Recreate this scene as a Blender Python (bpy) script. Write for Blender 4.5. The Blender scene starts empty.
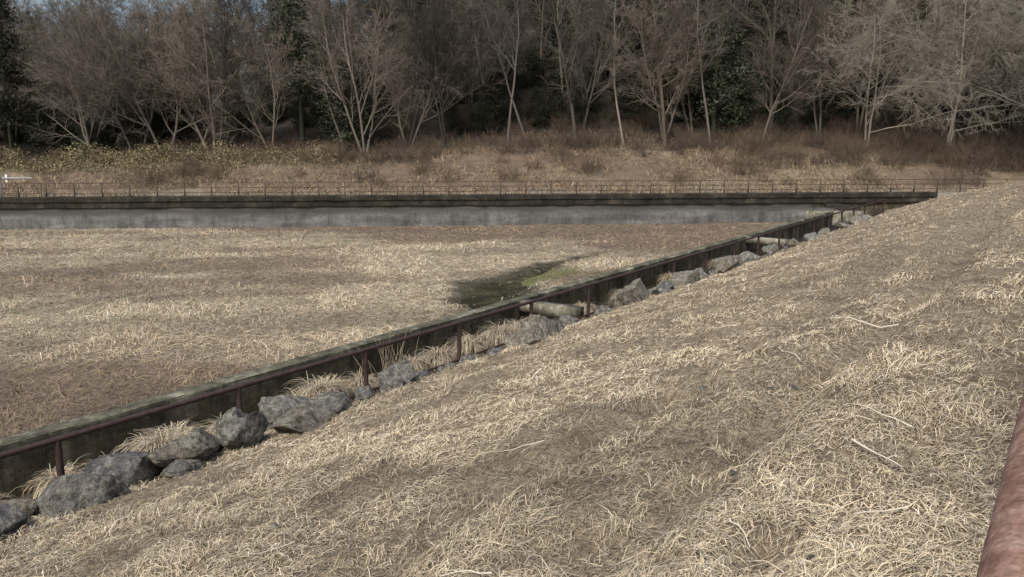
import bpy, bmesh, math, random
import numpy as np
from mathutils import Vector, Matrix

scene = bpy.context.scene
rng = np.random.default_rng(7)
random.seed(7)

# ---------------------------------------------------------------- helpers
def hsh(x, y, s):
    v = np.sin(x*127.1 + y*311.7 + s*74.7)*43758.5453
    return v - np.floor(v)

def vn(x, y, s=0.0):
    xi = np.floor(x); yi = np.floor(y)
    fx = x-xi; fy = y-yi
    fx = fx*fx*(3-2*fx); fy = fy*fy*(3-2*fy)
    a = hsh(xi, yi, s); b = hsh(xi+1, yi, s); c = hsh(xi, yi+1, s); d = hsh(xi+1, yi+1, s)
    return (a*(1-fx)+b*fx)*(1-fy) + (c*(1-fx)+d*fx)*fy

def fbm(x, y, s=0.0, o=4):
    r = 0; a = .5; t = 0
    for i in range(o):
        r = r + a*vn(x*(2**i), y*(2**i), s+i*3.1); t += a; a *= .5
    return r/t

def sstep(a, b, x):
    t = np.clip((x-a)/(b-a), 0, 1)
    return t*t*(3-2*t)

def make_mesh(name, verts, faces, mat=None, smooth=False, col=None):
    me = bpy.data.meshes.new(name)
    verts = np.asarray(verts, dtype=np.float32)
    faces = np.asarray(faces, dtype=np.int32)
    k = faces.shape[1]
    me.vertices.add(len(verts)); me.vertices.foreach_set("co", verts.ravel())
    me.loops.add(faces.size); me.loops.foreach_set("vertex_index", faces.ravel())
    me.polygons.add(len(faces))
    me.polygons.foreach_set("loop_start", np.arange(0, faces.size, k, dtype=np.int32))
    me.polygons.foreach_set("loop_total", np.full(len(faces), k, dtype=np.int32))
    if smooth:
        me.polygons.foreach_set("use_smooth", np.ones(len(faces), dtype=bool))
    if col is not None:
        ca = me.color_attributes.new("col", 'FLOAT_COLOR', 'POINT')
        c4 = np.ones((len(verts), 4), dtype=np.float32); c4[:, :3] = col
        ca.data.foreach_set("color", c4.ravel())
    me.update(); me.validate()
    if mat: me.materials.append(mat)
    return me

def add_obj(name, me, parent=None, loc=None, rotz=None, scale=None):
    ob = bpy.data.objects.new(name, me)
    scene.collection.objects.link(ob)
    if parent: ob.parent = parent
    if loc is not None: ob.location = loc
    if rotz is not None: ob.rotation_euler = (0, 0, rotz)
    if scale is not None: ob.scale = scale
    return ob

def empty(name, loc=(0, 0, 0)):
    e = bpy.data.objects.new(name, None); scene.collection.objects.link(e); e.location = loc
    e.empty_display_size = .2
    return e

class NT:
    def __init__(s, name, rough=.85):
        s.m = bpy.data.materials.new(name); s.m.use_nodes = True
        s.n = s.m.node_tree.nodes; s.l = s.m.node_tree.links
        s.b = s.n["Principled BSDF"]; s.b.inputs["Roughness"].default_value = rough
        s.b.inputs["Specular IOR Level"].default_value = .2
    def new(s, t): return s.n.new(t)
    def link(s, a, b): s.l.new(a, b)
    def coords(s, scale=(1, 1, 1)):
        tc = s.new("ShaderNodeTexCoord"); mp = s.new("ShaderNodeMapping")
        mp.inputs["Scale"].default_value = scale
        s.link(tc.outputs["Object"], mp.inputs[0]); return mp.outputs[0]
    def noise(s, vec, scale, detail=6, rough=.6):
        n = s.new("ShaderNodeTexNoise"); n.inputs["Scale"].default_value = scale
        n.inputs["Detail"].default_value = detail; n.inputs["Roughness"].default_value = rough
        s.link(vec, n.inputs["Vector"]); return n.outputs["Fac"]
    def ramp(s, fac, stops):
        r = s.new("ShaderNodeValToRGB"); e = r.color_ramp.elements
        while len(e) < len(stops): e.new(.5)
        for i, (p, c) in enumerate(stops):
            e[i].position = p
            e[i].color = (c, c, c, 1) if isinstance(c, (int, float)) else (*c, 1)
        s.link(fac, r.inputs[0]); return r.outputs[0]
    def mix(s, a, b, fac, mode='MIX'):
        m = s.new("ShaderNodeMix"); m.data_type = 'RGBA'; m.blend_type = mode
        for sock, v in ((m.inputs[6], a), (m.inputs[7], b), (m.inputs[0], fac)):
            if isinstance(v, bpy.types.NodeSocket): s.link(v, sock)
            elif isinstance(v, (int, float)): sock.default_value = v
            else: sock.default_value = (*v, 1)
        return m.outputs[2]
    def math(s, op, a, b=0.0):
        m = s.new("ShaderNodeMath"); m.operation = op
        for i, v in enumerate((a, b)):
            if isinstance(v, bpy.types.NodeSocket): s.link(v, m.inputs[i])
            else: m.inputs[i].default_value = v
        return m.outputs[0]
    def bump(s, h, strength=.5, dist=.05):
        b = s.new("ShaderNodeBump"); b.inputs["Strength"].default_value = strength
        b.inputs["Distance"].default_value = dist
        s.link(h, b.inputs["Height"]); s.link(b.outputs[0], s.b.inputs["Normal"])
    def color(s, c):
        if isinstance(c, bpy.types.NodeSocket): s.link(c, s.b.inputs["Base Color"])
        else: s.b.inputs["Base Color"].default_value = (*c, 1)
    def attr(s):
        a = s.new("ShaderNodeAttribute"); a.attribute_name = "col"; return a.outputs["Color"]

# ---------------------------------------------------------------- materials
def m_attr(name, rough=.8):
    t = NT(name, rough)
    t.color(t.attr()); return t.m
M_blade = m_attr("straw_blades")

def m_ground():
    t = NT("ground_soil", .95)
    v = t.coords()
    n1 = t.noise(v, 9, 8, .75); n2 = t.noise(v, 1.3, 6, .65)
    c = t.mix(t.attr(), t.ramp(n1, [(.3, .45), (.55, 1.0), (.75, 1.35)]), 1.0, 'MULTIPLY')
    c = t.mix(c, t.ramp(n2, [(.3, .75), (.7, 1.2)]), 1.0, 'MULTIPLY')
    t.color(c); t.bump(n1, .8, .08); return t.m
M_ground = m_ground()

def m_bank():
    t = NT("bank_thatch", .95)
    v = t.coords()
    a = t.noise(t.coords((60, 9, 20)), 1, 5, .7)
    b = t.noise(t.coords((8, 55, 20)), 1, 5, .7)
    n = t.noise(v, 1.6, 5, .65)
    f = t.math('ADD', t.math('MULTIPLY', a, .5), t.math('MULTIPLY', b, .5))
    c = t.ramp(f, [(.38, (.075, .058, .04)), (.5, (.25, .205, .145)), (.62, (.46, .39, .28))])
    c = t.mix(c, (.14, .108, .078), t.ramp(n, [(.48, 0.0), (.64, .8)]))
    t.color(c); t.bump(f, 1.0, .05); return t.m
M_bank = m_bank()

def m_rock(name, c0, c1, c2):
    t = NT(name, .85)
    v = t.coords()
    n = t.noise(v, 2.2, 8, .7); n2 = t.noise(v, 9, 8, .75); n3 = t.noise(v, 6.5, 8, .7)
    c = t.ramp(n, [(.3, c0), (.55, c1), (.75, c2)])
    c = t.mix(c, t.ramp(n2, [(.36, .38), (.54, 1.15)]), 1.0, 'MULTIPLY')
    c = t.mix(c, (.46, .455, .40), t.ramp(n3, [(.51, 0.), (.58, .7)]))
    c = t.mix(c, (.065, .065, .04), t.ramp(t.noise(v, 4.1, 8, .7), [(.54, 0.), (.61, .7)]))
    t.color(c); t.bump(t.math('ADD', n2, n3), 1.0, .16); return t.m
M_rock = [m_rock("rock_grey", (.17, .164, .148), (.27, .26, .235), (.38, .37, .335)),
          m_rock("rock_blue_grey", (.13, .129, .13), (.20, .198, .20), (.29, .285, .28)),
          m_rock("rock_tan", (.20, .178, .14), (.31, .28, .225), (.42, .39, .325))]

def m_chan(name, dark=1.0, tint=(1, 1, 1)):
    t = NT(name, .9)
    v = t.coords()
    n = t.noise(v, 1.6, 8, .75); n2 = t.noise(v, 14, 6, .7)
    st = t.noise(t.coords((2.5, 2.5, .3)), 1, 6, .7)
    q = lambda r, g, b: (r*dark*tint[0], g*dark*tint[1], b*dark*tint[2])
    c = t.ramp(n, [(.32, q(.035, .034, .026)), (.5, q(.085, .08, .062)), (.66, q(.19, .18, .15))])
    c = t.mix(c, t.ramp(st, [(.35, .4), (.65, 1.2)]), 1.0, 'MULTIPLY')
    c = t.mix(c, t.ramp(n2, [(.3, .6), (.6, 1.1)]), 1.0, 'MULTIPLY')
    t.color(c); t.bump(n2, .7, .03); return t.m
M_chan = m_chan("mossy_concrete", 1.1, (1.08, 1.0, .86))
M_cap = m_chan("weathered_coping", 1.7, (.97, 1.0, .93))
M_strut = m_chan("strut_concrete", 2.6)

def m_farwall():
    t = NT("far_wall_concrete", .9)
    v = t.coords()
    sep = t.new("ShaderNodeSeparateXYZ"); t.link(v, sep.inputs[0])
    n = t.noise(t.coords((.25, .25, 1.6)), 1, 6, .6)
    st = t.noise(t.coords((1.1, 1, .45)), 1, 8, .75)
    fine = t.noise(v, 6, 6, .7)
    c = t.ramp(n, [(.3, (.10, .102, .10)), (.5, (.165, .165, .16)), (.68, (.26, .26, .25))])
    c = t.mix(c, t.ramp(st, [(.36, .42), (.55, .95), (.7, 1.15)]), 1.0, 'MULTIPLY')
    c = t.mix(c, t.ramp(fine, [(.3, .7), (.7, 1.1)]), 1.0, 'MULTIPLY')
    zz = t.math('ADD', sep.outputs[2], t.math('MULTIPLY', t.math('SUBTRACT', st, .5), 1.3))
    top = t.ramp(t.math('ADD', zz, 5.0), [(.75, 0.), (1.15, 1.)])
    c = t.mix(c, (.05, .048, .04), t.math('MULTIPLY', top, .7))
    fr = t.math('FRACT', t.math('DIVIDE', sep.outputs[0], 9.0))
    j = t.math('LESS_THAN', fr, .006)
    c = t.mix(c, (.06, .06, .055), t.math('MULTIPLY', j, .6))
    t.color(c); t.bump(fine, .4, .03); return t.m
M_farwall = m_farwall()
def m_farcap():
    t = NT("far_wall_dark_coping", .95)
    v = t.coords()
    st = t.noise(t.coords((.8, 1, .9)), 1, 8, .75)
    n2 = t.noise(v, 6, 6, .7)
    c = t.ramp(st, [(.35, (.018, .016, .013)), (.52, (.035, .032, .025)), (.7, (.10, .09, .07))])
    c = t.mix(c, t.ramp(n2, [(.3, .5), (.7, 1.3)]), 1.0, 'MULTIPLY')
    t.color(c); t.bump(n2, .6, .05); return t.m
M_farcap = m_farcap()

def m_simple(name, c, var=.3, scale=8, rough=.8, bump=.2):
    t = NT(name, rough); v = t.coords(); n = t.noise(v, scale, 6, .65)
    t.color(t.mix(c, t.ramp(n, [(.3, 1-var), (.7, 1+var)]), 1.0, 'MULTIPLY'))
    if bump: t.bump(n, bump, .02)
    return t.m
M_rail = m_simple("brown_rail_paint", (.055, .037, .033), .35, 12, .55)
M_fence = m_simple("brown_fence_paint", (.075, .055, .046), .3, 6, .7)
M_white = m_simple("white_paint", (.6, .6, .58), .1, 6, .6)
def m_water():
    t = NT("pond_water", .15); v = t.coords()
    t.b.inputs["Specular IOR Level"].default_value = .5
    t.color(t.ramp(t.noise(v, 1.5, 5), [(.45, (.03, .03, .02)), (.6, (.07, .07, .038))]))
    t.bump(t.noise(v, 6, 3), .2, .02); return t.m
M_water = m_water()
def m_rust():
    t = NT("rusty_pipe", .75); v = t.coords(); n = t.noise(v, 22, 8, .7); n2 = t.noise(v, 120, 4, .6)
    c = t.ramp(n, [(.35, (.15, .085, .065)), (.52, (.27, .165, .125)), (.68, (.42, .31, .25))])
    c = t.mix(c, t.ramp(n2, [(.35, .75), (.65, 1.15)]), 1.0, 'MULTIPLY')
    t.color(c); t.bump(n2, .5, .004); return t.m
M_rust = m_rust()
def m_bark(name, c):
    t = NT(name, .9)
    oi = t.new("ShaderNodeObjectInfo")
    cc = t.mix(c, t.ramp(oi.outputs["Random"], [(0, (.62, .62, .63)), (.5, (.95, .93, .9)), (1., (1.3, 1.22, 1.12))]), 1.0, 'MULTIPLY')
    t.color(cc); return t.m
M_barkA = m_bark("bark_grey_brown", (.150, .135, .117))
M_barkB = m_bark("bark_dark", (.095, .085, .072))
M_barkP = m_bark("bark_pale", (.165, .153, .133))
M_barkL = m_bark("bark_light_grey", (.195, .188, .166))
M_shrub = m_bark("brush_brown", (.125, .098, .075))
def m_leaf(name, c):
    t = NT(name, .75); oi = t.new("ShaderNodeObjectInfo")
    a = t.mix(t.attr(), c, 1.0, 'MULTIPLY')
    t.color(t.mix(a, t.ramp(oi.outputs["Random"], [(0, .65), (1., 1.3)]), 1.0, 'MULTIPLY')); return t.m
M_leafD = m_leaf("evergreen_leaves", (.032, .038, .024))
M_leafC = m_leaf("cedar_foliage", (.032, .038, .024))
M_sasa = m_leaf("bamboo_grass_leaves", (.165, .142, .082))

# ---------------------------------------------------------------- frames / terrain functions
W0 = np.array([48.3, 14.66]); SD = np.array([.651, -.759]); ND = np.array([.759, .651])
WANG = math.atan2(SD[1], SD[0])
def sn2xy(s, n): return W0[0]+s*SD[0]+n*ND[0], W0[1]+s*SD[1]+n*ND[1]
def xy2sn(x, y): return (x-W0[0])*SD[0]+(y-W0[1])*SD[1], (x-W0[0])*ND[0]+(y-W0[1])*ND[1]

POOL = [((17.4, 11.5), (19.4, 14.2), 1.25), ((19.4, 14.2), (21.4, 16.0), .95), ((21.4, 16.0), (26.0, 17.0), .5), ((26, 17), (30.5, 17.2), .22)]
def pool_d(x, y):
    m = np.full(np.shape(x), 99.)
    for (a, b, w) in POOL:
        a = np.array(a); b = np.array(b); ab = b-a
        t = np.clip(((x-a[0])*ab[0]+(y-a[1])*ab[1])/(ab@ab), 0, 1)
        d = np.hypot(x-a[0]-t*ab[0], y-a[1]-t*ab[1])/w
        m = np.minimum(m, d)
    return m + (fbm(x*.9, y*.9, 44)-.5)*1.5

def ground_h(s, n):
    x, y = sn2xy(s, n)
    basin = -4.93 + .07*(fbm(x*.35, y*.35, 5)-.5)*sstep(12.2, 14, y) - .16*sstep(1.25, .7, pool_d(x, y))
    w = sstep(-52, -12, s)
    rise = (1.4+1.2*w)*sstep(4, 14, n)
    slope = (.16+.40*w)*np.clip(n-15, 0, 1e9)
    mx = 6+29*w
    slope = mx*(1-np.exp(-slope/mx))
    hill = -3.2 + rise + slope + sstep(3, 9, n)*(fbm(s*.3, n*.3, 9)-.5)*.7 + sstep(15, 40, n)*(fbm(s*.06, n*.06, 19)-.5)*5
    hill = hill + .03*(fbm(s, n, 2)-.5)
    return np.where(n > .125, hill, basin)

R1 = lambda x: 1.65+.10*np.sin(x*.35)
R2 = lambda x: 2.95+.12*np.sin(x*.3+1)
HOLES = [(3.54, 1.07, .30, .13, .14), (3.43, 2.0, .30, .14, .10), (5.2, 1.7, .35, .12, .07), (2.6, 2.9, .25, .12, .07), (6.6, 2.9, .4, .15, .06)]
def bank_h(x, y):
    base = np.interp(y, [-80, -3, 0, 1.5, 3, 6, 8.6, 9.4, 10], [-1.5, -1.55, -1.75, -2.0, -2.38, -3.2, -3.98, -4.3, -4.4])
    nz = .18*(fbm(x*.45, y*.45, 11, 3)-.5) + .10*(fbm(x*1.8, y*1.8, 12, 3)-.5) + .09*(fbm(x*6, y*6, 13, 3)-.5)
    rut = -.12*np.exp(-((y-R1(x))/.20)**2) - .08*np.exp(-((y-R2(x))/.22)**2)
    z = base + nz*(1-.6*sstep(8.6, 9.4, y)) + rut
    for (a, b, c, d, e) in HOLES: z = z - e*np.exp(-(((x-a)/c)**2+((y-b)/d)**2))
    s, n = xy2sn(x, y)
    k = sstep(-1.5, 5, n)
    return z*(1-k) + (-3.6)*k

def bare(x, y):
    b = sstep(.52, .66, fbm(x*.7+3, y*.9, 31, 5))*.85
    b = np.maximum(b, 1.0*np.exp(-((y-R1(x))/.24)**2)*sstep(.25, .42, fbm(x*.6, y*2, 33)))
    b = np.maximum(b, .9*np.exp(-((y-R2(x))/.24)**2)*sstep(.3, .48, fbm(x*.6, y*2, 34)))
    b = np.maximum(b, .5*sstep(1.4, 1.9, y)*sstep(3.3, 2.7, y)*sstep(.4, .6, fbm(x*.9, y*1.5, 35)))
    for (a, bb, c, d, e) in HOLES: b = np.maximum(b, np.exp(-(((x-a)/c)**2+((y-bb)/d)**2)))
    return b

# ---------------------------------------------------------------- ground sheet
def grid(a, b, func):
    A, B = np.meshgrid(a, b, indexing='ij')
    x, y, z = func(A, B)
    V = np.stack([x.ravel(), y.ravel(), z.ravel()], 1)
    na, nb = len(a), len(b)
    i = np.arange(na-1)[:, None]*nb + np.arange(nb-1)[None, :]
    i = i.ravel()
    F = np.stack([i, i+nb, i+nb+1, i+1], 1)
    return V, F

s_l = np.concatenate([np.linspace(-500, -110, 14), np.arange(-105, -45, .6), np.arange(-45, 5, .4), np.arange(5, 60, .6), np.linspace(65, 500, 14)])
n_l = np.concatenate([np.linspace(-500, -62, 12), np.arange(-60, 0, .4), [0.1, .12, .13, .3], np.arange(.8, 30, .7), np.arange(31, 110, 2.5), np.linspace(120, 700, 14)])
def gf(S, N):
    x, y = sn2xy(S, N); return x, y, ground_h(S, N)
V, F = grid(s_l, n_l, gf)
x, y = V[:, 0], V[:, 1]; s, n = xy2sn(x, y)
def basin_col(x, y):
    s, n = xy2sn(x, y)
    red = sstep(.43, .56, fbm(s*.10, n*.22, 41, 5))
    red = np.clip(red*.8 + .5*sstep(-9, -2, n)*fbm(x*.4, y*.4, 43) + .6*np.exp(-((s+6)/9)**2)*sstep(-22, -8, n) + .6*np.exp(-(((x-7)/7)**2+((y-17)/3.5)**2)), 0, 1)
    straw = np.array([.34, .295, .215]); br = np.array([.18, .142, .108])
    c = straw*(1-red[:, None]) + br*red[:, None]
    d = pool_d(x, y)
    wet = sstep(2.0, 1.1, d)[:, None]
    gz_ = np.exp(-(((x-23.8)/2.4)**2+((y-15.8)/.8)**2))
    g = (sstep(.3, .6, gz_*1.2+.5*(fbm(x*.9, y*.9, 47)-.5)))[:, None]
    wc = np.array([.07, .062, .042])*(1-g) + np.array([.14, .15, .06])*g
    k = np.maximum(wet, g*.8)
    return c*(1-k)+wc*k, red, k[:, 0]
cb, _, _ = basin_col(x, y)
path = np.array([.25, .225, .185]); litter = np.array([.16, .122, .09]); hillc = np.array([.055, .046, .037])
k1 = sstep(3, 5.5, n+1.5*(fbm(s*.4, n*.4, 51)-.5))[:, None]; k2 = sstep(12, 17, n)[:, None]
gl = sstep(.5, .65, fbm(s*.2, n*.35, 53))[:, None]*.8
lit = litter*(1-gl)+np.array([.24, .20, .14])*gl
chh = (path*(1-k1)+lit*k1)*(1-k2)+hillc*k2
C = np.where((n > .125)[:, None], chh, cb)
add_obj("ground", make_mesh("ground", V, F, M_ground, True, C))
V, F = grid(np.arange(15, 33, 1.), np.arange(11.9, 21.5, 1.), lambda X, Y: (X, Y, X*0-5.035))
add_obj("pond_water", make_mesh("pond_water", V, F, M_water, True))

# bank sheet
xs = [-60, -40, -25, -15, -10, -7]
v = -5.
while v < 68: xs.append(v); v += .05 + max(0, abs(v-3)-4)*.008
ys = np.concatenate([np.linspace(-80, -12, 10), np.arange(-10, -3, .4), np.arange(-3, 9.62, .05)])
V, F = grid(np.array(xs), ys, lambda X, Y: (X, Y, bank_h(X, Y)))
add_obj("grass_bank", make_mesh("grass_bank", V, F, M_bank, True))

# ---------------------------------------------------------------- straw blades
PAL = np.array([[.69, .60, .43], [.59, .50, .35], [.50, .425, .30], [.46, .41, .33], [.25, .19, .13], [.76, .70, .55]])
def blades(name, P, hfun, L, W, lift, col, up=None, curv=.22, ang=None):
    N = len(P)
    th = rng.uniform(0, 2*math.pi, N) if ang is None else ang
    d = np.stack([np.cos(th), np.sin(th)], 1); pr = np.stack([-d[:, 1], d[:, 0]], 1)
    cur = rng.normal(0, curv, N)
    if up is None: up = np.zeros(N)
    horiz = L*np.cos(up); vert = L*np.sin(up)
    tw = rng.uniform(-.8, .8, N)
    V = np.zeros((N, 3, 2, 3))
    for k, t in enumerate((0., .5, 1.)):
        xy = P[:, :2] + d*(horiz*t)[:, None] + pr*(cur*L*t*t)[:, None]
        droop = (t*1.6 - t*t*.9)
        z = hfun(xy[:, 0], xy[:, 1])*1.0 + vert*droop + lift*(0.2+math.sin(math.pi*t*.8)) 
        w = W*(1-.75*t)*.5
        for j, sg in enumerate((-1, 1)):
            V[:, k, j, 0] = xy[:, 0] + sg*pr[:, 0]*w*np.cos(tw)
            V[:, k, j, 1] = xy[:, 1] + sg*pr[:, 1]*w*np.cos(tw)
            V[:, k, j, 2] = z + sg*w*np.sin(tw)
    V = V.reshape(-1, 3)
    b = (np.arange(N)*6)[:, None]
    F = np.concatenate([b+np.array([0, 1, 3, 2]), b+np.array([2, 3, 5, 4])], 1).reshape(-1, 4)
    C = np.repeat(col, 6, axis=0)
    return add_obj(name, make_mesh(name, V, F, M_blade, False, C))

HEAD = math.radians(35.7)
def polar(N, r0, r1, a0, a1):
    r = r0*np.exp(rng.uniform(0, 1, N)*math.log(r1/r0)); a = HEAD + np.radians(rng.uniform(a0, a1, N))
    return np.stack([r*np.cos(a), r*np.sin(a)], 1), r
N = 500000
P, r = polar(N, 1.9, 68, -44, 46)
s_, n_ = xy2sn(P[:, 0], P[:, 1])
bp = bare(P[:, 0], P[:, 1])
cl = fbm(P[:, 0]*1.5, P[:, 1]*1.5, 61, 4)
edge = fbm(P[:, 0]*.8, P[:, 1]*.8, 62)
keep = (P[:, 1] < 8.7+.9*(edge-.3)) & (P[:, 1] > -6) & (n_ < 2) & (rng.uniform(0, 1, N) > bp*.8)
P = P[keep]; r = r[keep]; bp = bp[keep]; cl = cl[keep]; N = len(P)
tuft_ = sstep(.56, .67, cl)
L = rng.uniform(.012, .095, N)*(1+.6*tuft_)*(1+r*.012)
lng = rng.uniform(0, 1, N) < .06; L[lng] *= 2.1
Wd = rng.uniform(.0018, .0052, N) + r*.00040
up = np.abs(rng.normal(0, .16, N)) + tuft_*rng.uniform(0, .6, N)
lift = rng.uniform(.002, .02, N)*(1+tuft_*1.0)
idx = rng.choice(6, N, p=[.18, .21, .2, .18, .17, .06])
big = fbm(P[:, 0]*.35, P[:, 1]*.35, 66, 4)
fine = fbm(P[:, 0]*2.6, P[:, 1]*2.6, 67, 3)
col = PAL[idx]*(.72+.28*sstep(.35, .65, big)+.16*tuft_+.6*(fine-.5))[:, None]*(1-.45*bp[:, None])
col = np.clip(col*rng.uniform(.7, 1.18, (N, 1)), .02, .8)
blades("dry_grass", P, bank_h, L, Wd, lift, col, up)

# basin straw
N = 300000
P, r = polar(N, 11, 75, -36, 46)
s_, n_ = xy2sn(P[:, 0], P[:, 1])
c0, red, wet = basin_col(P[:, 0], P[:, 1])
keep = (P[:, 1] > 11.8) & (n_ < -.2) & (rng.uniform(0, 1, N) > wet*.96) & (rng.uniform(0, 1, N) > red*.6)
P = P[keep]; r = r[keep]; red = red[keep]; N = len(P)
bh = lambda x, y: ground_h(*xy2sn(x, y))
idx = rng.choice(6, N, p=[.20, .24, .2, .18, .14, .04])
fine = fbm(P[:, 0]*.9, P[:, 1]*.9, 68, 4)
S_, N_ = xy2sn(P[:, 0], P[:, 1]); band = fbm(S_*.18, N_*.45, 69, 4)
col = PAL[idx]*(.38+.8*(fine-.3)+.40*sstep(.38, .62, band))[:, None]
col = col*(1-red[:, None]) + (col*.62*np.array([1.0, .88, .78])*1.0)*red[:, None]
col = np.clip(col, .02, .7)
up = np.abs(rng.normal(0, .22, N)) + sstep(.55, .68, fine)*rng.uniform(0, .7, N)
blades("dry_marsh_grass", P, bh, rng.uniform(.10, .32, N), .006+r*.00042*rng.uniform(.6, 1.3, N), rng.uniform(.01, .04, N), col, up)

# grass on slope behind far fence
N = 90000
S = rng.uniform(-100, 35, N); Nn = rng.uniform(.6, 17, N)
keep = (fbm(S*.25, Nn*.4, 71) > .42) | (Nn < 1.6)
S = S[keep]; Nn = Nn[keep]; N = len(S)
X, Y = sn2xy(S, Nn); P = np.stack([X, Y], 1)
idx = rng.choice(6, N, p=[.12, .2, .2, .16, .28, .04])
col = PAL[idx]*rng.uniform(.3, .7, (N, 1))*np.array([1, .91, .82])
blades("slope_grass", P, bh, rng.uniform(.2, .6, N), rng.uniform(.02, .04, N), rng.uniform(.02, .08, N), col, np.abs(rng.normal(0, .6, N)))

# ---------------------------------------------------------------- boxes / pipes
def box_vf(x0, x1, y0, y1, z0, z1):
    v = [(x0, y0, z0), (x1, y0, z0), (x1, y1, z0), (x0, y1, z0), (x0, y0, z1), (x1, y0, z1), (x1, y1, z1), (x0, y1, z1)]
    f = [(0, 3, 2, 1), (4, 5, 6, 7), (0, 1, 5, 4), (1, 2, 6, 5), (2, 3, 7, 6), (3, 0, 4, 7)]
    return v, f
def multi_box(name, boxes, mat, parent=None):
    V = []; F = []
    for b in boxes:
        v, f = box_vf(*b); o = len(V); V += v; F += [tuple(i+o for i in q) for q in f]
    me = make_mesh(name, V, F, mat)
    return add_obj(name, me, parent)

def tube_vf(pts, rad, m, V, F):
    pts = np.asarray(pts, float); k = len(pts); rad = np.broadcast_to(rad, (k,))
    d = pts[-1]-pts[0]; d = d/(np.linalg.norm(d)+1e-9)
    a = np.array([0, 0, 1.]) if abs(d[2]) < .8 else np.array([1., 0, 0])
    u = np.array([d[1]*a[2]-d[2]*a[1], d[2]*a[0]-d[0]*a[2], d[0]*a[1]-d[1]*a[0]]); u /= math.sqrt(u@u)
    w = np.array([d[1]*u[2]-d[2]*u[1], d[2]*u[0]-d[0]*u[2], d[0]*u[1]-d[1]*u[0]])
    th = np.arange(m)*2*math.pi/m
    ring = np.cos(th)[:, None]*u + np.sin(th)[:, None]*w
    vv = pts[:, None, :] + ring[None]*rad[:, None, None]
    o = V[0]
    V[1].append(vv.reshape(-1, 3))
    i = np.arange(k-1)[:, None]*m; j = np.arange(m)[None, :]; j2 = (j+1) % m
    f = np.stack([i+j, i+j2, i+m+j2, i+m+j], -1).reshape(-1, 4)+o
    F.append(f); V[0] += k*m

def tubes_obj(name, lst, mat, m=10, parent=None):
    V = [0, []]; F = []
    for p, r in lst: tube_vf(p, r, m, V, F)
    return add_obj(name, make_mesh(name, np.concatenate(V[1]), np.concatenate(F), mat, True), parent)

def rough_wall(name, x0, x1, y0, y1, z0, z1, mat, step=.35, amp=.02, parent=None):
    xsn = np.arange(x0, x1+step, step)
    prof = [(y0, z0)] + [(y0, z0+(z1-z0)*t) for t in (.3, .6, .85)] + [(y0+.0, z1-.03), (y0+.03, z1), ((y0+y1)/2, z1), (y1-.03, z1), (y1, z1-.03), (y1, z0)]
    prof = np.array(prof); k = len(prof)
    X = np.repeat(xsn, k); Yp = np.tile(prof[:, 0], len(xsn)); Zp = np.tile(prof[:, 1], len(xsn))
    j = (vn(X*1.7+Yp*3, Zp*3, 80)-.5)*amp*2
    V = np.stack([X, Yp+j, Zp+(vn(X*1.1, Yp*2, 81)-.5)*amp], 1)
    i = (np.arange(len(xsn)-1)[:, None]*k + np.arange(k-1)[None, :]).ravel()
    F = np.stack([i, i+1, i+k+1, i+k], 1)
    return add_obj(name, make_mesh(name, V, F, mat, False), parent)

# channel
ch = empty("drainage_channel")
rough_wall("outer_wall", -18, 49.5, 11.45, 11.66, -5.3, -4.13, M_chan, parent=ch)
rough_wall("outer_wall_coping", -18, 49.4, 11.40, 11.70, -4.14, -4.03, M_cap, amp=.012, parent=ch)
rough_wall("inner_wall", -18, 51.5, 9.42, 9.74, -5.3, -4.36, M_chan, parent=ch)
multi_box("floor", [(-18, 51, 9.7, 11.5, -5.2, -4.84)], M_chan, ch)
multi_box("struts", [(16.2, 16.55, 9.70, 11.46, -4.33, -4.06), (33.0, 33.35, 9.70, 11.46, -4.33, -4.06), (-1.0, -.7, 9.70, 11.46, -4.33, -4.06)], M_strut, ch)

# near railing
L_ = []
zt, zb = -3.5, -4.24
L_.append(([( -14, 9.57, zt), (52, 9.57, zt)], .036))
L_.append(([( -14, 9.57, zb), (52, 9.57, zb)], .024))
x = 4.05-7*2.5
while x < 52:
    L_.append(([(x, 9.57, -4.7), (x, 9.57, zt)], .042)); x += 2.5
tubes_obj("channel_railing", L_, M_rail, 10)

# close handrail beside the camera
L_ = [([(-6, .004, -.45), (58, .004, -.45)], .042), ([(-6, .0, -1.05), (58, .0, -1.05)], .022)]
x = -6.2
while x < 56:
    if abs(x) > .8: L_.append(([(x, -.0, -2.3), (x, -.0, -.45)], .032))
    x += 2.55
tubes_obj("rusty_handrail", L_, M_rust, 24)

# far wall in (s,n) frame
def frame_obj(ob):
    ob.location = (W0[0], W0[1], 0); ob.rotation_euler = (0, 0, WANG); return ob
fw = frame_obj(empty("concrete_retaining_wall"))
rough_wall("lower_wall", -130, 2.0, 0, .5, -5.2, -3.70, M_farwall, .8, .02, fw)
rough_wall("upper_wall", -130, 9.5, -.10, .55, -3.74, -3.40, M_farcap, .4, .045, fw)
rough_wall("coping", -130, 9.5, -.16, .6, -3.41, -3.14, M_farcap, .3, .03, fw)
rough_wall("lower_wall_end", 2.6, 10, .06, .5, -5.2, -3.70, M_chan, .8, .02, fw)
multi_box("return_pier", [(1.98, 2.62, -1.6, .3, -5.2, -3.98)], M_farwall, fw)
multi_box("outlet_block", [(2.64, 3.6, -2.6, -.12, -5.2, -3.76)], M_farcap, fw)
multi_box("outlet_head", [(.4, 3.75, -2.75, -2.55, -5.1, -4.0)], M_strut, fw)

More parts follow.
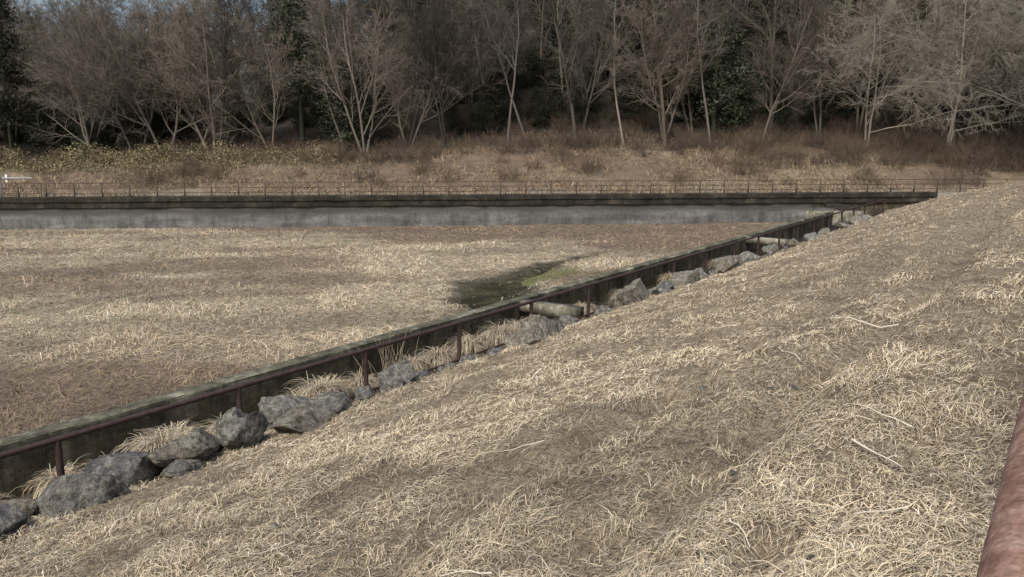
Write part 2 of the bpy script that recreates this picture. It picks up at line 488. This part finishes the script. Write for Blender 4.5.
# far fence
boxes = []
x = -128.
while x < 45:
    boxes.append((x-.026, x+.026, .22, .28, -3.3, -2.36)); x += 1.5
for z in (-2.38, -2.66, -2.94): boxes.append((-128, 45, .237, .263, z-.016, z+.016))
frame_obj(multi_box("metal_fence", boxes, M_fence))

boxes = []
x = -75.
while x < -47:
    boxes.append((x-.06, x+.06, 8.0, 8.12, -3.4, -2.2)); x += 2.2
boxes += [(-75, -47, 7.96, 7.99, -2.5, -2.38), (-75, -47, 7.96, 7.99, -2.85, -2.75)]
frame_obj(multi_box("white_guardrail", boxes, M_white))
frame_obj(multi_box("white_marker_post", [(-45.9, -45.62, 1.5, 1.75, -3.3, -2.15), (-45.95, -45.57, 1.46, 1.79, -2.15, -2.07)], M_white))
frame_obj(multi_box("metal_gate", [(-49.5, -49.38, 2, 2.12, -3.3, -1.9), (-46.7, -46.58, 2, 2.12, -3.3, -1.9), (-49.38, -46.7, 2.03, 2.09, -2.0, -1.94), (-49.38, -46.7, 2.03, 2.09, -2.5, -2.45), (-49.38, -46.7, 2.03, 2.09, -2.95, -2.9)], M_white))

# ---------------------------------------------------------------- rocks
def rock(px, py, w, d, h, seed, mat, sink=.3, rz=None, name="boulder", sub=5):
    r = np.random.default_rng(seed)
    bm = bmesh.new(); bmesh.ops.create_icosphere(bm, subdivisions=sub, radius=1)
    co = np.array([v.co[:] for v in bm.verts])
    for i in range(20):
        nrm = r.normal(size=3); nrm /= np.linalg.norm(nrm)
        lim = r.uniform(.42, .8)
        dd = co@nrm
        k = dd > lim
        co[k] -= (dd[k]-lim)[:, None]*nrm*.98
    nn = lambda f, sd: fbm(co[:, 0]*f+co[:, 2]*f*.7+5, co[:, 1]*f-co[:, 2]*f*.6+5, seed+sd, 5)-.5
    rad = 1+.34*nn(1.4, 0)+.18*nn(4, 3)-.14*np.abs(nn(7, 9))*2
    co = co*rad[:, None]
    co /= np.abs(co).max(0)
    co = co*np.array([w/2, d/2, h/2])
    for v, c in zip(bm.verts, co): v.co = c
    me = bpy.data.meshes.new(name); bm.to_mesh(me); bm.free()
    me.polygons.foreach_set("use_smooth", np.ones(len(me.polygons), dtype=bool))
    me.materials.append(mat)
    z = float(bank_h(np.array([px]), np.array([py]))[0])
    ob = add_obj(name, me, None, (px, py, z + h/2 - h*sink))
    ob.rotation_euler = (r.uniform(-.25, .25), r.uniform(-.25, .25), r.uniform(0, 6.28) if rz is None else rz)
    return ob
G, B, T = M_rock
RK = [
 (2.75, 8.30, .85, .65, .44, B), (3.15, 8.95, .75, .55, .5, T), (3.85, 9.0, .7, .6, .64, B), (3.65, 8.30, 1.0, .65, .46, G),
 (4.5, 8.95, .88, .7, .62, B), (5.25, 8.75, 1.15, .8, .58, T), (6.1, 9.05, .7, .55, .78, G), (5.8, 8.5, .7, .6, .55, G),
 (6.9, 8.95, .88, .65, .56, G), (6.65, 8.3, 1.0, .65, .44, T), (7.7, 8.95, .7, .5, .42, G), (7.35, 8.45, .75, .55, .4, G),
 (9.0, 8.75, .72, .6, .6, G), (9.5, 9.0, .45, .4, .35, T), (8.35, 8.9, .4, .35, .3, G), (4.9, 8.4, .5, .4, .3, G), (2.2, 8.35, .7, .5, .4, G),
 (13.1, 8.75, 1.2, .9, .68, T), (12.3, 8.55, .9, .7, .40, T), (14.6, 8.95, .6, .4, .35, G), (15.7, 8.7, .55, .4, .3, G),
 (17.3, 8.75, 1.2, .9, .74, T), (18.4, 8.85, .6, .5, .36, G), (20.4, 8.8, 1.3, .8, .55, T), (19.5, 8.9, .7, .5, .4, B),
 (21.6, 8.8, .7, .6, .5, G), (23.4, 8.75, 1.5, .9, .68, T), (24.6, 8.9, .8, .6, .45, T), (26.0, 8.8, .9, .6, .5, G), (28.2, 8.8, .9, .6, .45, G),
 (31.0, 8.9, 1.1, .7, .4, T), (33.5, 8.8, .9, .7, .4, G), (35.5, 8.85, 1.2, .7, .4, T), (38.5, 8.8, 1.0, .7, .4, G), (41.5, 8.9, 1.4, .9, .5, T), (44, 8.9, 1.2, .8, .45, G),
 (1.6, 8.8, .8, .6, .5, G), (.9, 8.7, .9, .6, .5, B), (11.0, 8.95, .35, .3, .22, G), (10.3, 8.75, .3, .25, .2, T)]
for i, (a, b, w, d, h, m) in enumerate(RK):
    rock(a, b, w*1.08, d*1.08, h*1.12, 100+i*7, m, .26, rng.uniform(-.5, .5))
for i in range(40):
    sz = rng.uniform(.18, .45)
    rock(rng.uniform(1.5, 30), rng.uniform(8.5, 9.2), sz, sz*.8, sz*.7, 700+i, M_rock[rng.integers(3)], .3, None, "boulder", 4)
for i in range(12):
    rr = rng.uniform(.03, .07)
    rock(rng.uniform(2.5, 8), rng.uniform(.6, 6), rr*1.4, rr, rr*.8, 300+i, G, .3, None, "pebble", 3)

# ---------------------------------------------------------------- straw tufts in channel
def tuft(name, c, R, n, seed, colmul=1.0):
    r = np.random.default_rng(seed)
    th = r.uniform(0, 2*math.pi, n); L = R*r.uniform(.6, 1.25, n)
    el = r.uniform(.35, 1.45, n)
    base = np.array(c)+np.stack([r.normal(0, R*.2, n), r.normal(0, R*.12, n), np.zeros(n)], 1)
    K = 6; pts = np.zeros((n, K, 3)); p = base.copy(); e = el.copy()
    pts[:, 0] = p
    for k in range(1, K):
        st = (L/(K-1))[:, None]
        p = p + st*np.stack([np.cos(th)*np.cos(e), np.sin(th)*np.cos(e), np.sin(e)], 1)*1.2
        e = e - r.uniform(.35, .72, n)
        pts[:, k] = p
    pr = np.stack([-np.sin(th), np.cos(th), np.zeros(n)], 1)
    w = .005*(1-np.arange(K)/K)[None, :, None]+.0015
    a = pts - pr[:, None]*w; b = pts + pr[:, None]*w
    V = np.stack([a, b], 2).reshape(-1, 3)
    i = (np.arange(n)*K*2)[:, None] + (np.arange(K-1)*2)[None, :]
    i = i.ravel(); F = np.stack([i, i+1, i+3, i+2], 1)
    col = PAL[r.choice(6, n, p=[.2, .26, .24, .14, .12, .04])]*r.uniform(.5, .9, (n, 1))*colmul
    C = np.repeat(col, K*2, axis=0)
    return add_obj(name, make_mesh(name, V, F, M_blade, False, C))
TF = [(5.85, 10.5, -4.5, .56), (6.25, 10.8, -4.55, .48), (2.9, 10.8, -4.65, .46), (3.5, 10.8, -4.65, .42), (8.9, 10.6, -4.48, .55), (8.4, 10.5, -4.55, .5), (9.3, 10.8, -4.55, .48), (4.6, 10.9, -4.65, .4), (5.1, 10.8, -4.7, .4),
      (12.2, 10.7, -4.6, .5), (13.4, 10.8, -4.6, .5), (14.4, 10.7, -4.55, .52), (15.2, 10.8, -4.6, .48), (7.2, 10.9, -4.7, .4), (10.2, 10.9, -4.7, .42), (11.5, 10.8, -4.65, .45),
      (18.5, 10.9, -4.7, .46), (21, 10.9, -4.7, .46), (24.5, 11, -4.7, .46), (29, 11, -4.8, .5), (1.6, 10.9, -4.75, .42), (2.2, 10.8, -4.7, .44), (.3, 10.9, -4.9, .4)]
for i, (a, b, c, R) in enumerate(TF):
    tuft("straw_tuft", (a, b, c), R, 560, 500+i)
def reeds(c, n, h, seed):
    r = np.random.default_rng(seed); V = [0, []]; F = []
    for i in range(n):
        p = np.array(c)+np.array([r.normal(0, .25), r.normal(0, .12), 0]); d = np.array([r.normal(0, .25), r.normal(0, .2), 1.])
        hh = h*r.uniform(.6, 1.1)
        tube_vf([p, p+d*hh*.6, p+d*hh+np.array([r.normal(0, .1), 0, 0])], [.006, .005, .002], 3, V, F)
    return np.concatenate(V[1]), np.concatenate(F)
v, f = reeds((11.0, 10.9, -4.8), 30, 1.1, 3)
add_obj("dry_reeds", make_mesh("dry_reeds", v, f, M_blade, False, np.tile(np.array([[.42, .36, .25]]), (len(v), 1))))

def bank_tufts():
    Vs = []; 
    r = np.random.default_rng(77)
    for i in range(110):
        rr = 2.6*math.exp(r.uniform(0, 1)*math.log(14)); a = HEAD+math.radians(r.uniform(-40, 40))
        x, y = rr*math.cos(a), rr*math.sin(a)
        if y > 8.6 or y < -3: continue
        Vs.append((x, y, rr))
    for i in range(70):
        Vs.append((r.uniform(1, 26), r.uniform(8.0, 8.8), 9))
    Vs += [(3.7, 2.7, 4), (3.9, 2.9, 4), (3.6, 2.95, 4), (3.45, 2.75, 4)]
    n = 70
    P = []; L = []; 
    for x, y, rr in Vs:
        R = r.uniform(.05, .14)
        P.append(np.stack([r.normal(x, R, n), r.normal(y, R, n)], 1)); L.append(r.uniform(.04, .12, n))
    P = np.concatenate(P); L = np.concatenate(L); N = len(P); rr = np.hypot(P[:, 0], P[:, 1])
    col = PAL[r.choice(6, N, p=[.35, .25, .15, .1, .0, .15])]*r.uniform(.7, .95, (N, 1))
    blades("grass_tufts", P, bank_h, L, .003+rr*.0004, np.full(N, .01), np.clip(col, 0, .72), r.uniform(.2, 1.0, N))
bank_tufts()

# fallen sticks
V = [0, []]; F = []
for (x, y, a, l, rad) in [(5.1, 1.0, -2.4, .48, .008), (3.75, 1.32, -2.2, .24, .006), (2.9, 2.2, 1.8, .3, .005), (5.6, .75, 1.0, .5, .006), (5.2, 3.4, 2.6, .4, .005), (7.5, 2.0, .6, .7, .007), (3.9, 3.1, .2, .3, .004), (9.5, 1.5, 1.3, .8, .009), (4.2, .55, 2.4, .3, .005), (3.0, 3.9, 2.9, .3, .004)]:
    pts = []
    for t in np.linspace(0, 1, 5):
        xx = x+math.cos(a)*l*t+rng.normal(0, .01); yy = y+math.sin(a)*l*t+rng.normal(0, .01)
        pts.append((xx, yy, float(bank_h(np.array([xx]), np.array([yy]))[0])+.04+.02*t))
    tube_vf(pts, np.linspace(rad, rad*.4, 5), 5, V, F)
v = np.concatenate(V[1])
add_obj("fallen_sticks", make_mesh("fallen_sticks", v, np.concatenate(F), M_blade, True, np.tile(np.array([[.62, .57, .48]]), (len(v), 1))))

# ---------------------------------------------------------------- trees
def gen_tree(seed, H, r0, nch, ang, Lr, start, trop, wig, stems=1, mat=None, name="t", lean=.1, twig=.009):
    r = np.random.default_rng(seed)
    V = [0, []]; F = []
    npts = [9, 7, 5, 3, 3]; sides = [7, 5, 4, 3, 3]
    trop = list(trop)+[trop[-1]]*3; wig = list(wig)+[wig[-1]]*3
    def norm(a): return a/(math.sqrt(a[0]*a[0]+a[1]*a[1]+a[2]*a[2])+1e-9)
    def branch(p, d, L, ra, lev):
        k = npts[lev]; pts = [p]; dirs = [d]
        for i in range(1, k):
            d = norm(d + r.normal(0, wig[lev], 3) + np.array([0, 0, trop[lev]]))
            p = p + d*L/(k-1); pts.append(p); dirs.append(d)
        last = lev == len(nch)
        re = twig*.5 if lev >= 3 else max(ra*.18, twig)
        rad = np.linspace(1, 0, k)**.8*(ra-re)+re
        if lev == 0: rad[0] *= 1.35
        tube_vf(pts, rad, sides[lev], V, F)
        if last: return
        nc = nch[lev]; nc = max(2, int(round(nc*r.uniform(.75, 1.25))))
        for c in range(nc):
            t = start[lev] + (1-start[lev])*((c+r.uniform(0, 1))/nc)
            f = t*(k-1); i = min(int(f), k-2); q = pts[i]+(pts[i+1]-pts[i])*(f-i)
            dd = dirs[i+1]
            a = norm(np.cross(dd, r.normal(size=3)))
            an = math.radians(r.normal(ang[lev], 9))
            cd = norm(dd*math.cos(an)+a*math.sin(an))
            rr = rad[i]*(1-(f-i))+rad[i+1]*(f-i)
            cl = L*Lr[lev]*(1.15-.65*t if lev == 0 else 1.1-.5*t)*r.uniform(.7, 1.2)
            branch(q, cd, cl, max(rr*.6, twig), lev+1)
    for s in range(stems):
        az = r.uniform(0, 6.28); ln = lean*(1 if stems == 1 else 2.2)
        d = norm(np.array([math.cos(az)*ln, math.sin(az)*ln, 1]))
        branch(np.array([math.cos(az)*.12*(stems > 1), math.sin(az)*.12*(stems > 1), -.3]), d, H*r.uniform(.85, 1), r0*(1 if stems == 1 else .75), 0)
    return make_mesh(name, np.concatenate(V[1]), np.concatenate(F), mat, True)

dome = []; tall = []
for i in range(3):
    dome.append(gen_tree(10+i, 9.5, .12, [11, 8, 7, 5], [42, 42, 40, 38], [.52, .5, .5, .55], [.14, .12, .12, .1], [.02, .04, .05, .03], [.07, .12, .14, .16], stems=2+(i % 2), mat=M_barkA, name="dome_tree", lean=.16, twig=.0075))
for i in range(4):
    tall.append(gen_tree(40+i, 12.0, .13, [14, 8, 6, 6], [42, 42, 40, 40], [.40, .5, .5, .55], [.22, .15, .12, .1], [.03, .05, .04, .02], [.06, .12, .15, .18], stems=1+(i % 2)*1, mat=M_barkB, name="tall_tree", lean=.14, twig=.0075))
pale = [gen_tree(70+i, 11.0, .13, [14, 9, 8, 7], [58, 45, 42, 42], [.75, .5, .46, .5], [.15, .12, .12, .1], [.03, .0, -.05, -.08], [.08, .13, .16, .2], stems=2, mat=M_barkL, name="pale_tree", twig=.008) for i in range(2)]
slim = [gen_tree(90+i, 13, .09, [10, 7, 5, 5], [38, 40, 40, 40], [.33, .5, .5, .55], [.4, .2, .15, .1], [.03, .05, .04, .02], [.07, .12, .15, .18], stems=1, mat=M_barkP, name="slim_tree", lean=.2, twig=.0075) for i in range(3)]

def leaf_quads(cent, nper, spread, size, r, flat=1.0):
    n = len(cent)*nper
    c = np.repeat(cent, nper, axis=0) + r.normal(0, 1, (n, 3))*np.repeat(spread, nper)[:, None]*np.array([1, 1, flat])
    a = r.normal(size=(n, 3)); a /= np.linalg.norm(a, axis=1)[:, None]
    b = np.cross(a, r.normal(size=(n, 3))); b /= np.linalg.norm(b, axis=1)[:, None]
    sz = size*r.uniform(.5, 1.3, n)[:, None]
    V = np.stack([c-a*sz, c-b*sz*.45, c+a*sz, c+b*sz*.45], 1).reshape(-1, 3)
    F = np.arange(n*4).reshape(-1, 4)
    cl = np.repeat(r.uniform(.45, 1.5, len(cent)), nper)*r.uniform(.6, 1.4, n)
    C = np.repeat(cl, 4)[:, None]*np.array([1, 1, 1])
    return V, F, C
def evergreen(seed, H, R, name, mat, cone=False, ncl=150, nper=45):
    r = np.random.default_rng(seed)
    V = [0, []]; F = []
    tube_vf([(0, 0, -.3), (.05, 0, H*.5), (0, .05, H*.95)], [.2, .13, .03], 6, V, F)
    cent = []
    for i in range(ncl):
        if cone:
            t = r.uniform(.12, 1)**.8; rr = R*(1-t)**.8*r.uniform(.35, 1)+.1; z = H*t
        else:
            t = r.uniform(.1, 1); rr = R*math.sin(math.pi*(.12+.85*t))**.6*r.uniform(.3, 1); z = H*t
        a = r.uniform(0, 6.28); p = np.array([rr*math.cos(a), rr*math.sin(a), z-(rr*.25 if cone else 0)])
        cent.append(p)
        if i % 4 == 0: tube_vf([(0, 0, max(z-rr*.4, .2)), p], [.05, .015], 3, V, F)
    lv, lf, lc = leaf_quads(np.array(cent), nper, np.full(ncl, R*.17), .13, r, .6)
    tv = np.concatenate(V[1]); tf = np.concatenate(F)
    v = np.concatenate([tv, lv]); f = np.concatenate([tf, lf+len(tv)])
    c = np.concatenate([np.full((len(tv), 3), 1.6), lc])
    return make_mesh(name, v, f, mat, False, c)
ever = [evergreen(200+i, 7, 2.3, "evergreen", M_leafD) for i in range(3)]
cedar = [evergreen(220+i, 15, 2.6, "cedar", M_leafC, True, 230, 50) for i in range(2)]

def brush(seed, mat, n=36, h=1.5):
    r = np.random.default_rng(seed); V = [0, []]; F = []
    for i in range(n):
        p = np.array([r.normal(0, .55), r.normal(0, .55), -.1]); d = np.array([r.normal(0, .6), r.normal(0, .6), 1.]); d /= np.linalg.norm(d)
        L = h*r.uniform(.4, 1.2)
        q = p+d*L*.5+r.normal(0, .06, 3); e = p+d*L+r.normal(0, .2, 3)+np.array([0, 0, -.15])
        tube_vf([p, q, e], [.012, .009, .005], 3, V, F)
        for k in range(8):
            t = r.uniform(.3, 1); b = p+(e-p)*t; dd = d+r.normal(0, .6, 3)
            b2 = b+dd*r.uniform(.2, .5)
            tube_vf([b, b2], [.007, .004], 3, V, F)
    return make_mesh("brush", np.concatenate(V[1]), np.concatenate(F), mat, True)
br = [brush(300+i, M_shrub) for i in range(4)]

def gz(s, n): return float(ground_h(np.array([float(s)]), np.array([float(n)]))[0])
forest = empty("forest_trees")
R = np.random.default_rng(5)
def put(name, me, s, n, sc, parent=None, dz=0, rz=None):
    x, y = sn2xy(s, n)
    o = add_obj(name, me, parent, (x, y, gz(s, n)+dz), R.uniform(0, 6.28) if rz is None else rz, (sc*R.uniform(.9, 1.1), sc*R.uniform(.9, 1.1), sc))
    return o
cnt = 0
n = 17.
while n < 62:
    sp = 3.8 + (n-17)*.07
    s = -60 - n*.75
    while s < 28+n*.5:
        ss = s+R.uniform(-1.8, 1.8); nn = n+R.uniform(-2, 2)
        left = ss < -34 - (nn-17)*.25
        s += sp
        if R.uniform() < .06: continue
        if left:
            sc = R.uniform(1.05, 1.3) if nn < 40 else R.uniform(1.35, 1.6)
            u = R.uniform()
            if u < .06: put("cedar", cedar[R.integers(2)], ss, nn, .95, forest)
            elif u < .24: put("evergreen", ever[R.integers(3)], ss, nn, R.uniform(.6, 1.1), forest)
            else: put("tree", dome[R.integers(3)], ss, nn, sc, forest)
        else:
            u = R.uniform()
            if u < .32: put("tree", tall[R.integers(4)], ss, nn, R.uniform(1.0, 1.35), forest)
            elif u < .48: put("tree", dome[R.integers(3)], ss, nn, R.uniform(.95, 1.3), forest)
            elif u < .55: put("tree", slim[R.integers(3)], ss, nn, R.uniform(.9, 1.2), forest)
            elif u < .85: put("evergreen", ever[R.integers(3)], ss, nn, R.uniform(.8, 1.6), forest)
            else: put("cedar", cedar[R.integers(2)], ss, nn, R.uniform(.7, 1.1), forest)
        cnt += 1
    n += 4.8 + (n-17)*.12
for (s, n, kind, sc) in [(-33, 14.5, dome[0], 1.1), (-27.5, 14, slim[0], .95), (-26, 13.5, dome[1], 1.2), (-20, 15, tall[1], 1.05), (-15.5, 14, slim[1], 1.05), (-13.8, 14.5, slim[2], 1.1),
                          (-10, 15, tall[0], 1.2), (-6.5, 14, slim[0], 1.1), (-3, 15, tall[2], 1.1), (0.5, 14.5, slim[1], 1.1), (4, 14, tall[3], 1.1), (9, 14, tall[1], 1.1),
                          (-41, 16, dome[2], 1.2), (-48, 19, dome[1], 1.2), (-55, 17, dome[0], 1.1), (-23, 15.5, dome[2], 1.05), (-37, 15.5, tall[3], 1.0)]:
    put("bare_tree", kind, s, n, sc)
for (s, n, sc) in [(23, 4.5, 1.5), (18, 12, 1.15), (12.5, 13.5, 1.0), (21, 15, 1.2)]:
    put("pale_bare_tree", pale[int(s) % 2], s, n, sc)
under = empty("undergrowth")
for i in range(520):
    s = R.uniform(-66, 34); n = R.uniform(10.5, 20) if R.uniform() < .85 else R.uniform(5, 11)
    if s < -40 and n < 12: continue
    put("brush", br[R.integers(4)], s, n, R.uniform(.4, 1.05), under)
for i in range(110):
    s = R.uniform(2, 30); n = R.uniform(7.5, 17)
    put("brush", br[R.integers(4)], s, n, R.uniform(.6, 1.2), under)
for i in range(150):
    s = R.uniform(-66, 32); put("evergreen_bush", ever[R.integers(3)], s, R.uniform(16.5, 26), R.uniform(.25, .6), under)

r = np.random.default_rng(9)
cc = []; 
for i in range(700):
    s = r.uniform(-66, -28); n = r.uniform(9.5, 14)
    h = 1.5*math.exp(-((n-11.8)/1.9)**2)*(.35+.9*float(vn(np.array([s*.35]), np.array([1.]), 3)[0]))
    x, y = sn2xy(s, n); cc.append((x, y, gz(s, n)+h*r.uniform(.1, 1)))
lv, lf, lc = leaf_quads(np.array(cc), 70, np.full(len(cc), .36), .065, r, .6)
add_obj("bamboo_grass_hedge", make_mesh("bamboo_grass_hedge", lv, lf, M_sasa, False, lc))

# ---------------------------------------------------------------- light, sky, camera
w = bpy.data.worlds.new("World"); scene.world = w; w.use_nodes = True
nt = w.node_tree; bg = nt.nodes["Background"]
sky = nt.nodes.new("ShaderNodeTexSky"); sky.sky_type = 'NISHITA'; sky.sun_disc = False
sunv = Vector((-.92, -.12, 0)).normalized(); el = math.radians(48)
sky.sun_elevation = el; sky.sun_rotation = math.atan2(sunv.x, sunv.y)
sky.air_density = 1.0; sky.dust_density = 5.0; sky.ozone_density = 1.0
nt.links.new(sky.outputs[0], bg.inputs[0]); bg.inputs[1].default_value = .15
sd = bpy.data.lights.new("sun", 'SUN'); sd.energy = 3.0; sd.angle = math.radians(11); sd.color = (1, .96, .90)
so = bpy.data.objects.new("sun", sd); scene.collection.objects.link(so)
dv = Vector((sunv.x*math.cos(el), sunv.y*math.cos(el), math.sin(el)))
so.rotation_euler = dv.to_track_quat('Z', 'Y').to_euler()

cam = bpy.data.cameras.new("camera"); co = bpy.data.objects.new("camera", cam); scene.collection.objects.link(co)
cam.sensor_width = 36; cam.lens = 788/1024*36; cam.clip_end = 3000; cam.clip_start = .05
co.location = (0, 0, 0); co.rotation_euler = (math.radians(90-10.67), 0, math.radians(35.7-90))
scene.camera = co
scene.view_settings.view_transform = 'Standard'; scene.view_settings.look = 'None'; scene.view_settings.exposure = 0
print("TREES", cnt)
